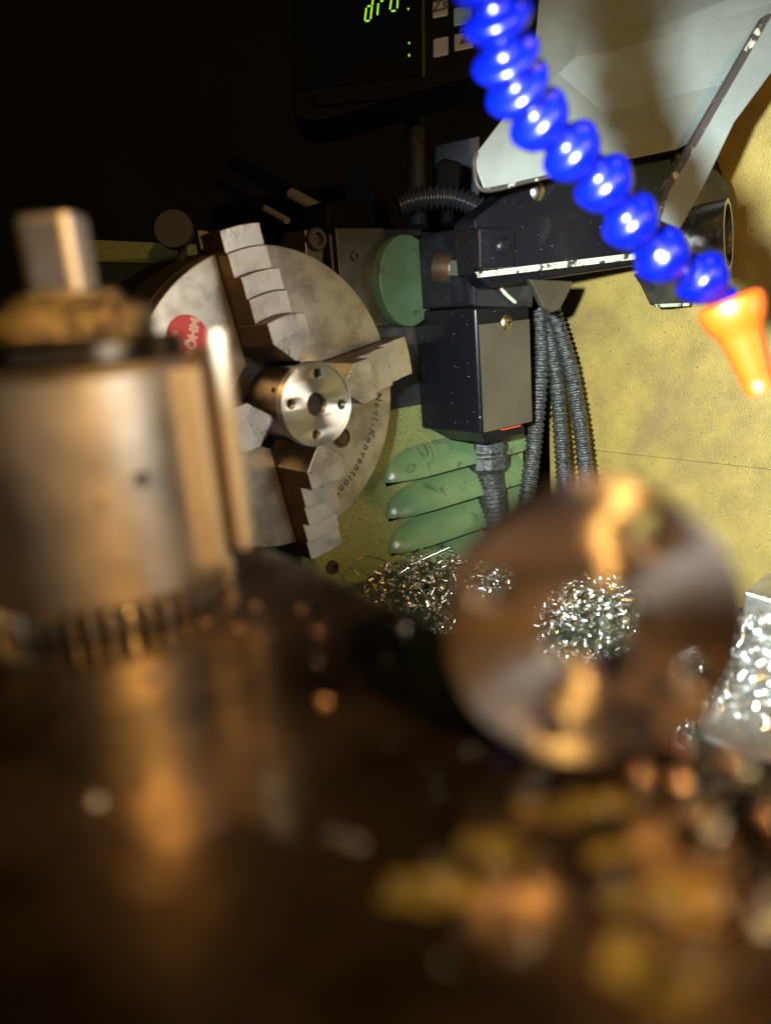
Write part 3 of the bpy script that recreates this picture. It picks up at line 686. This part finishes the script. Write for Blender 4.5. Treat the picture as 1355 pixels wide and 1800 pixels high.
# single long curls
gc = 'long chip curls over the tray'
def curl(ctrl, r, label, turns_per=.0022, wdt=.0008, m='chips'):
    pts = spline([P(*c) for c in ctrl], 60); bm = bmesh.new(); tot = sum((b - a).length for a, b in zip(pts, pts[1:]))
    if r == 0: tube(bm, pts, .00045, 6)
    else:
        n = int(tot / turns_per * 10); prev = None
        for i in range(n + 1):
            f = i / n * (len(pts) - 1); k = min(int(f), len(pts) - 2); c = pts[k].lerp(pts[k + 1], f - k); d = (pts[k + 1] - pts[k]).normalized(); x = d.orthogonal().normalized(); y = d.cross(x)
            a_ = 2 * math.pi * i / 10; e = x * math.cos(a_) + y * math.sin(a_)
            cur = (bm.verts.new(c + e * r), bm.verts.new(c + e * r * .8 + d * wdt))
            if prev: bm.faces.new((prev[0], prev[1], cur[1], cur[0]))
            prev = cur
    setp(link('chip_curl', bm, MT[m], None, smooth=80), label, 'chip curl', gc)
curl([(602, 978, .62), (625, 1005, .62), (650, 1035, .61), (665, 1055, .6)], .0011, 'fine beaded chip curl leaning left over the green panel', m='chipsdull')
curl([(668, 1035, .6), (700, 1010, .6), (740, 985, .6), (790, 962, .6)], 0, 'smooth bright chip strand rising to the right across the louvre')
curl([(706, 1002, .6), (735, 1030, .59), (755, 1060, .585), (768, 1078, .58)], .0010, 'straight twisted chip curl dropping right of the heap')
curl([(620, 1000, .62), (627, 985, .62), (650, 978, .62), (700, 995, .61)], 0, 'thin dull chip strand arching over the heap', m='chipsdull')
curl([(660, 1000, .6), (668, 1015, .6), (670, 1035, .6), (672, 1055, .6)], .0026, 'thick pale chip curl standing in the heap left of centre', .0045, .002, 'chipsdull')
curl([(712, 1025, .59), (708, 1040, .59), (716, 1055, .59), (735, 1066, .59)], .0026, 'thick pale chip curl in the middle of the heap', .0045, .002, 'chipsdull')
curl([(850, 962, .5), (880, 968, .5), (915, 975, .5)], .0012, 'twisted chip curl seen through the upper left hole of the disc')
curl([(1292, 1105, .36), (1320, 1104, .36), (1370, 1108, .36)], .0014, 'bright twisted chip curl lying level above the slide block', .0030)
curl([(1292, 1088, .37), (1320, 1086, .37), (1340, 1080, .37)], .0014, 'short bright chip curl above the level one', .0030)
# gold reflections on the table, painted as thin coloured patches
MT['goldsheen'] = mat('painted_gold_reflection', (.42, .36, .10), .95, .46, base2=(.16, .13, .06), nscale=120, thr=(.40, .66), bump=.7, bscale=140)
SHEENS = [(765, 1560, .0040, .0030, 'painted yellow reflection farthest left on the table front'), (850, 1500, .0036, .0024, 'painted bright yellow reflection left of centre below the steel disc'),
       (1010, 1420, .0046, .0024, 'painted dull reflection right under the steel disc'),
       (1175, 1585, .0040, .0026, 'painted pale yellow reflection at the right of the table front'), (1105, 1700, .0026, .0024, 'painted brownish reflection nearest the lower right corner'),
       (1180, 1740, .0022, .0018, 'small painted brown reflection at the bottom right'),
       (1075, 1500, .0022, .0014, 'small painted dim reflection between the larger ones')]
for cx_, cy_, ra, rb, lab in SHEENS:
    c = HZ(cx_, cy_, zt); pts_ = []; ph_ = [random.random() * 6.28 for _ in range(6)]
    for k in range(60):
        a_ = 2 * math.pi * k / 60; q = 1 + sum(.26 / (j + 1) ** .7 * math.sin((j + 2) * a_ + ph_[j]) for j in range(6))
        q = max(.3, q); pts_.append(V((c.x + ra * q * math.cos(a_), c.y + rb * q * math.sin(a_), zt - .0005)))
    o = link('gold_reflection', prism(pts_, V((0, 0, .0007))), MT['goldsheen'])
    setp(o, lab, 'puddle', 'painted gold reflections on the dark table')  # category puddle: thin patches painted as reflections, no liquid
# crumbs on the table, each a bent flake
gs = 'stray chips on the dark table'
spots = [(708, 1110, .5, 'chips', 'bright crumb near the far table edge left of the disc'), (265, 1190, .45, 'chips', 'pale crumb just below the tool post'),
         (167, 1418, .5, 'chips', 'pale crumb alone at the lower left of the table'), (420, 1112, .5, 'chipsdull', 'warm crumb under the tool post rib'),
         (557, 1117, .4, 'chipsdull', 'dull reddish crumb in the middle of the far table'), (570, 1240, .5, 'chipsdull', 'dull crumb in the middle of the table'),
         (1190, 1385, .7, 'chipsdull', 'coppery crumb below and right of the disc'), (1275, 1345, .6, 'chipsdull', 'coppery crumb by the slide block'),
         (1305, 1360, .6, 'chips', 'pale crumb by the slide block'), (1350, 1450, .7, 'chipsdull', 'coppery crumb at the right picture edge'),
         (1250, 1470, .5, 'chips', 'whitish crumb low at the right of the table'), (1335, 1640, .6, 'chips', 'pale crumb at the lower right edge'),
         (1120, 1372, .7, 'chipsdull', 'copper coloured crumb just below the foot of the disc'), (1225, 1600, .5, 'chipsdull', 'dim crumb among the painted reflections at the right'),
         (450, 1070, .4, 'chipsdull', 'small crumb right of the tool post under its rib'), (530, 1075, .35, 'chipsdull', 'tiny crumb by the far table edge left of centre'),
         (200, 1085, .4, 'chips', 'crumb between the teeth of the tool post base'), (360, 1100, .4, 'chipsdull', 'crumb at the right end of the toothed base')]
for (px, py, s, m, lab) in spots:
    c = HZ(px, py, zt); r = .0015 * s
    bm = bmesh.new(); bmesh.ops.create_icosphere(bm, subdivisions=3, radius=r)
    for v in bm.verts: v.co = V((v.co.x * 1.3, v.co.y * .9, v.co.z * .7 + r * .6 + .0002))
    bmesh.ops.transform(bm, matrix=Matrix.Translation(c), verts=bm.verts[:])
    setp(link('metal_crumb', bm, MT['crumb' if m == 'chips' else 'crumbc'], None, smooth='all'), lab, 'metal crumb', gs)

# fine scattered specks of metal on the table (beyond counting)
bm = bmesh.new()
for k in range(110):
    px = random.triangular(300, 1380, 1360); py = random.triangular(1090, 1790, 1400) if px > 700 else random.uniform(1120, 1500)
    c = HZ(px, py, zt); r = random.uniform(.00018, .00055) * (1 if px > 900 else .7)
    g = bmesh.ops.create_icosphere(bm, subdivisions=2, radius=r)
    q = Matrix.Translation(c + V((0, 0, r * .5))) @ Matrix.Rotation(random.random() * 3, 4, 'Z') @ Matrix.Diagonal((1.4, .8, .7, 1))
    bmesh.ops.transform(bm, matrix=q, verts=g['verts'])
setp(link('metal_specks', bm, MT['crumb'], None, smooth='all'), 'fine metal specks scattered over the oily table', 'metal specks', kind='stuff')
for k, (ctrl, lab) in enumerate((([(770, 1075, .57), (790, 1035, .57), (835, 990, .56), (880, 960, .55)], 'long wispy chip strand running up behind the left edge of the disc'),
                                 ([(655, 1050, .6), (690, 1040, .6), (735, 1045, .59), (775, 1065, .58)], 'low chip strand lying across the front of the heap'),
                                 ([(690, 1000, .6), (720, 1015, .6), (728, 1045, .59), (742, 1072, .59)], 'thin chip strand bending down between the two thick curls'))):
    curl(ctrl, (.0006, 0, .0005)[k], lab, m=('chips', 'chips', 'chipsdull')[k])
